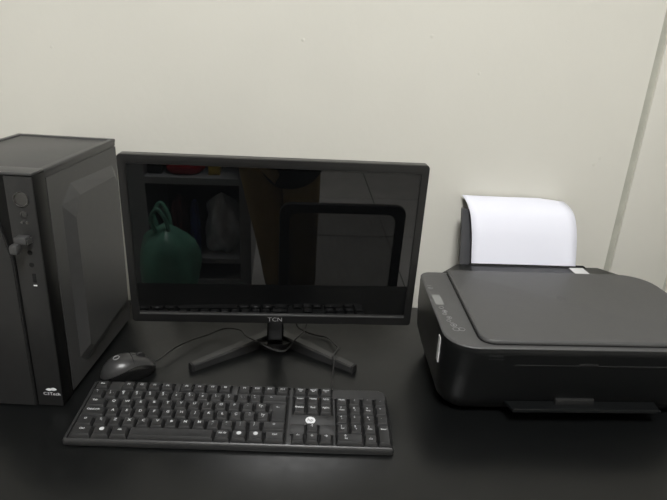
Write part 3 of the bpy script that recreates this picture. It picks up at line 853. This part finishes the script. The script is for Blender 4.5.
for s_ in (-1, 1):
    bm = bmesh.new(); tube(bm, [(-.03, .02 * s_, .33), (-.05, .03 * s_, .40), (-.02, .035 * s_, .45), (.01, .03 * s_, .40), (.02, .02 * s_, .33)], .009); obj('handle', bm, GREENBAG, g)
w_ = blob('plastic_bag', (-.305, -.875, .14), (.074, .09, .16), WHITEBAG, 'crumpled white plastic bag on the low cabinet shelf', 'bag', 8, amp=.35, neck=True)
blob('blue_bag', (-.418, -.80, .14), (.022, .03, .155), BLUEP, 'small dark blue bag between the white bag and the cloth bundle', 'bag', 5)
blob('folded_cloth', (-.495, -.85, .14), (.040, .07, .155), MAROON, 'dark maroon cloth bundle on the low cabinet shelf', 'cloth', 6)
blob('red_pouch', (-.455, -.83, .530), (.085, .06, .045), REDP, 'flat red pouch on the upper cabinet shelf', 'pouch', 7, amp=.06)
bm = bmesh.new(); box(bm, (-.025, -.04, 0), (.025, .04, .055), bev=.003); tag(obj('card_box', bm, YELL, None, (-.325, -.83, .530)), 'small yellow card box beside the red pouch', 'box')
bm = bmesh.new(); box(bm, (-.03, -.04, 0), (.03, .04, .05), bev=.003); tag(obj('card_box', bm, DARKIN, None, (-.578, -.83, .530)), 'small black card box at the end of the upper cabinet shelf', 'box')

# ---------------------------------------------------------------- the person taking the picture
pe = thing('person', 'person in black shirt and khaki trousers holding a phone', 'person', (-.03, -.54, 0))
def skin(name, verts, edges, m, parent, sub=2, root=0, flat=1.0):
    me = bpy.data.meshes.new(name); me.from_pydata([v[0] for v in verts], edges, [])
    o = bpy.data.objects.new(name, me); COL.objects.link(o)
    sk = o.modifiers.new('skin', 'SKIN'); sk.use_smooth_shade = True
    ly = me.skin_vertices[0].data if len(me.skin_vertices) else None
    if ly is None:
        bmx = bmesh.new(); bmx.from_mesh(me); bmx.verts.layers.skin.verify(); bmx.to_mesh(me); bmx.free(); ly = me.skin_vertices[0].data
    for i, v in enumerate(verts):
        rr = v[1]; ly[i].radius = rr if isinstance(rr, tuple) else (rr, rr); ly[i].use_root = (i == root)
    ss = o.modifiers.new('sub', 'SUBSURF'); ss.levels = sub; ss.render_levels = sub
    dg = bpy.context.evaluated_depsgraph_get(); dg.update()
    m2 = bpy.data.meshes.new_from_object(o.evaluated_get(dg))
    bpy.data.objects.remove(o)
    m2.materials.clear(); m2.materials.append(m)
    for p in m2.polygons: p.use_smooth = True
    o2 = bpy.data.objects.new(name, m2); COL.objects.link(o2); o2.parent = parent
    return o2
# body (skin): feet to head, arms raised to the phone
V = [((0, 0, .84), (.13, .095)), ((0, 0, 1.00), (.12, .085)), ((0, .01, 1.17), (.145, .095)), ((0, .01, 1.28), (.115, .07)), ((0, .02, 1.355), (.048, .048)), ((0, .045, 1.43), (.052, .058)),
     ((.06, 0, .76), (.080, .080)), ((.080, .01, .44), (.052, .052)), ((.10, -.01, .10), (.038, .038)), ((.10, .0, .045), (.04, .03)), ((.11, .12, .03), (.04, .02)),
     ((-.08, 0, .76), (.080, .080)), ((-.045, .01, .44), (.052, .052)), ((.0, -.01, .10), (.038, .038)), ((.0, .0, .045), (.04, .03)), ((-.01, .12, .03), (.04, .02)),
     ((.165, 0, 1.26), (.048, .048)), ((.22, .06, 1.06), (.040, .040)), ((.185, .32, 1.225), (.03, .03)), ((.145, .44, 1.262), (.022, .03)),
     ((-.165, 0, 1.26), (.048, .048)), ((-.22, .06, 1.06), (.040, .040)), ((-.125, .32, 1.225), (.03, .03)), ((-.085, .44, 1.262), (.022, .03))]
E_ = [(0, 1), (1, 2), (2, 3), (3, 4), (4, 5), (0, 6), (6, 7), (7, 8), (8, 9), (9, 10), (0, 11), (11, 12), (12, 13), (13, 14), (14, 15), (3, 16), (16, 17), (17, 18), (18, 19), (3, 20), (20, 21), (21, 22), (22, 23)]
skin('body', V, E_, SKIN, pe)
# head with face
bm = bmesh.new()
bmesh.ops.create_uvsphere(bm, u_segments=32, v_segments=24, radius=1)
for v in bm.verts:
    p = v.co.copy(); x, y, z = p
    w = .074 * (1 - .18 * max(0, -z)); d = .095
    q = Vector((x * w, y * d * (1 - .08 * max(0, -z)), z * .115))
    if y > .5:
        q.y += .016 * math.exp(-((x / .16) ** 2)) * math.exp(-((z + .12) / .22) ** 2)         # nose
        q.y -= .008 * (math.exp(-(((abs(x) - .38) / .16) ** 2))) * math.exp(-((z - .08) / .12) ** 2)  # eye sockets
        q.y += .005 * math.exp(-((x / .3) ** 2)) * math.exp(-((z + .48) / .10) ** 2)           # lips
        q.y += .006 * math.exp(-((x / .3) ** 2)) * math.exp(-((z + .85) / .15) ** 2)
    v.co = q + Vector((0, .055, 1.50))
hd = obj('head', bm, SKIN, pe, ang=180)
for s in (-1, 1):
    bm = bmesh.new(); bmesh.ops.create_uvsphere(bm, u_segments=16, v_segments=12, radius=.011)
    for v in bm.verts: v.co += Vector((.028 * s, .1345, 1.508))
    obj('eye', bm, WHITE_INK, hd)
    bm = bmesh.new(); bmesh.ops.create_uvsphere(bm, u_segments=16, v_segments=12, radius=1)
    for v in bm.verts: v.co = Vector((v.co.x * .008 + .074 * s, v.co.y * .017 + .045, v.co.z * .03 + 1.495))
    obj('ear', bm, SKIN, hd)
bm = bmesh.new(); tube(bm, [(-.024, .142, 1.445), (-.01, .149, 1.448), (0, .150, 1.446), (.01, .149, 1.448), (.024, .142, 1.445)], .0035); obj('mouth', bm, MAROON, hd)
bm = bmesh.new(); bmesh.ops.create_uvsphere(bm, u_segments=32, v_segments=24, radius=1)
for v in bm.verts:
    x, y, z = v.co
    q = Vector((x * .083, y * .104, z * .124))
    if y > .15 and z < .45: q *= .86
    if z < -.45: q *= .88
    v.co = q + Vector((0, .045, 1.508))
obj('hair', bm, HAIR, pe, ang=180)
# clothes
V = [((.01, 0, .85), (.165, .118)), ((0, 0, .99), (.152, .108)), ((0, .01, 1.16), (.172, .117)), ((0, .01, 1.27), (.142, .085)),
     ((.172, 0, 1.255), (.061, .061)), ((.212, .05, 1.11), (.057, .057)), ((-.172, 0, 1.255), (.061, .061)), ((-.212, .05, 1.11), (.057, .057)), ((.03, .014, .74), (.150, .142)), ((.035, .020, .575), (.125, .138))]
skin('shirt', V, [(0, 1), (1, 2), (2, 3), (3, 4), (4, 5), (3, 6), (6, 7), (0, 8), (8, 9)], BLACKC, pe)
V = [((-.01, 0, .83), (.165, .112)), ((.065, 0, .74), (.100, .102)), ((.082, .01, .44), (.076, .076)), ((.10, -.01, .08), (.060, .060)), ((-.095, 0, .74), (.108, .104)), ((-.050, .01, .44), (.076, .076)), ((.0, -.01, .08), (.058, .060)), ((.092, .0, .27), (.066, .066)), ((-.025, .0, .27), (.064, .066))]
skin('trousers', V, [(0, 1), (1, 2), (2, 7), (7, 3), (0, 4), (4, 5), (5, 8), (8, 6)], KHAKI, pe)
for s in (-1, 1):
    bm = bmesh.new()
    loft(bm, [[(x + .05 + .056 * s, y + .045, z) for x, y in rrect(-.046 + i, -.10 + i, .046 - i, .135 - i, [.03, .03, .042, .042], 5)] for i, z in ((.002, 0.0), (0, .012), (.0, .03), (.008, .055), (.018, .072))])
    obj('shoe', bm, BLACKC, pe, ang=50)
# hands: palm and five fingers closing on the phone's ends
def hand(s):
    P = lambda x, y, z: (x * s + .03, y - .08, z)
    V = [(P(.112, .515, 1.262), (.018, .026)), (P(.102, .548, 1.268), (.014, .030)), (P(.098, .566, 1.274), (.012, .030))]; E2 = [(0, 1), (1, 2)]
    tips = []
    for k, (dz, ln) in enumerate(((.022, .0), (.006, .004), (-.010, .001), (-.024, -.006))):
        b = len(V)
        V += [(P(.104, .580 + ln * .3, 1.276 + dz), .0088), (P(.100, .600 + ln * .3, 1.277 + dz), .0082), (P(.088 - ln, .6105, 1.278 + dz * .9), .0072), (P(.072 - ln, .6120, 1.279 + dz * .85), .0064)]
        E2 += [(2, b), (b, b + 1), (b + 1, b + 2), (b + 2, b + 3)]
    b = len(V)
    V += [(P(.094, .560, 1.290), .0105), (P(.080, .576, 1.297), .0092), (P(.064, .5865, 1.292), .0080)]
    E2 += [(1, b), (b, b + 1), (b + 1, b + 2)]
    skin('hand', V, E2, SKIN, pe, sub=2)
hand(1); hand(-1)
ph = thing('mobile_phone', 'black mobile phone held up by the person', 'phone', (0, -.62, 0))
bm = bmesh.new()
loft(bm, [[(x, y, z) for x, z in rrect(-.080 + i, 1.240 + i, .080 - i, 1.316 - i, .010, 4)] for i, y in ((.001, .5930), (0, .5940), (0, .5995), (.001, .6005))])
obj('phone_body', bm, TOWER_P, ph)
bm = bmesh.new(); box(bm, (-.076, .5925, 1.243), (.076, .5932, 1.313)); obj('phone_screen', bm, SCREEN, ph)
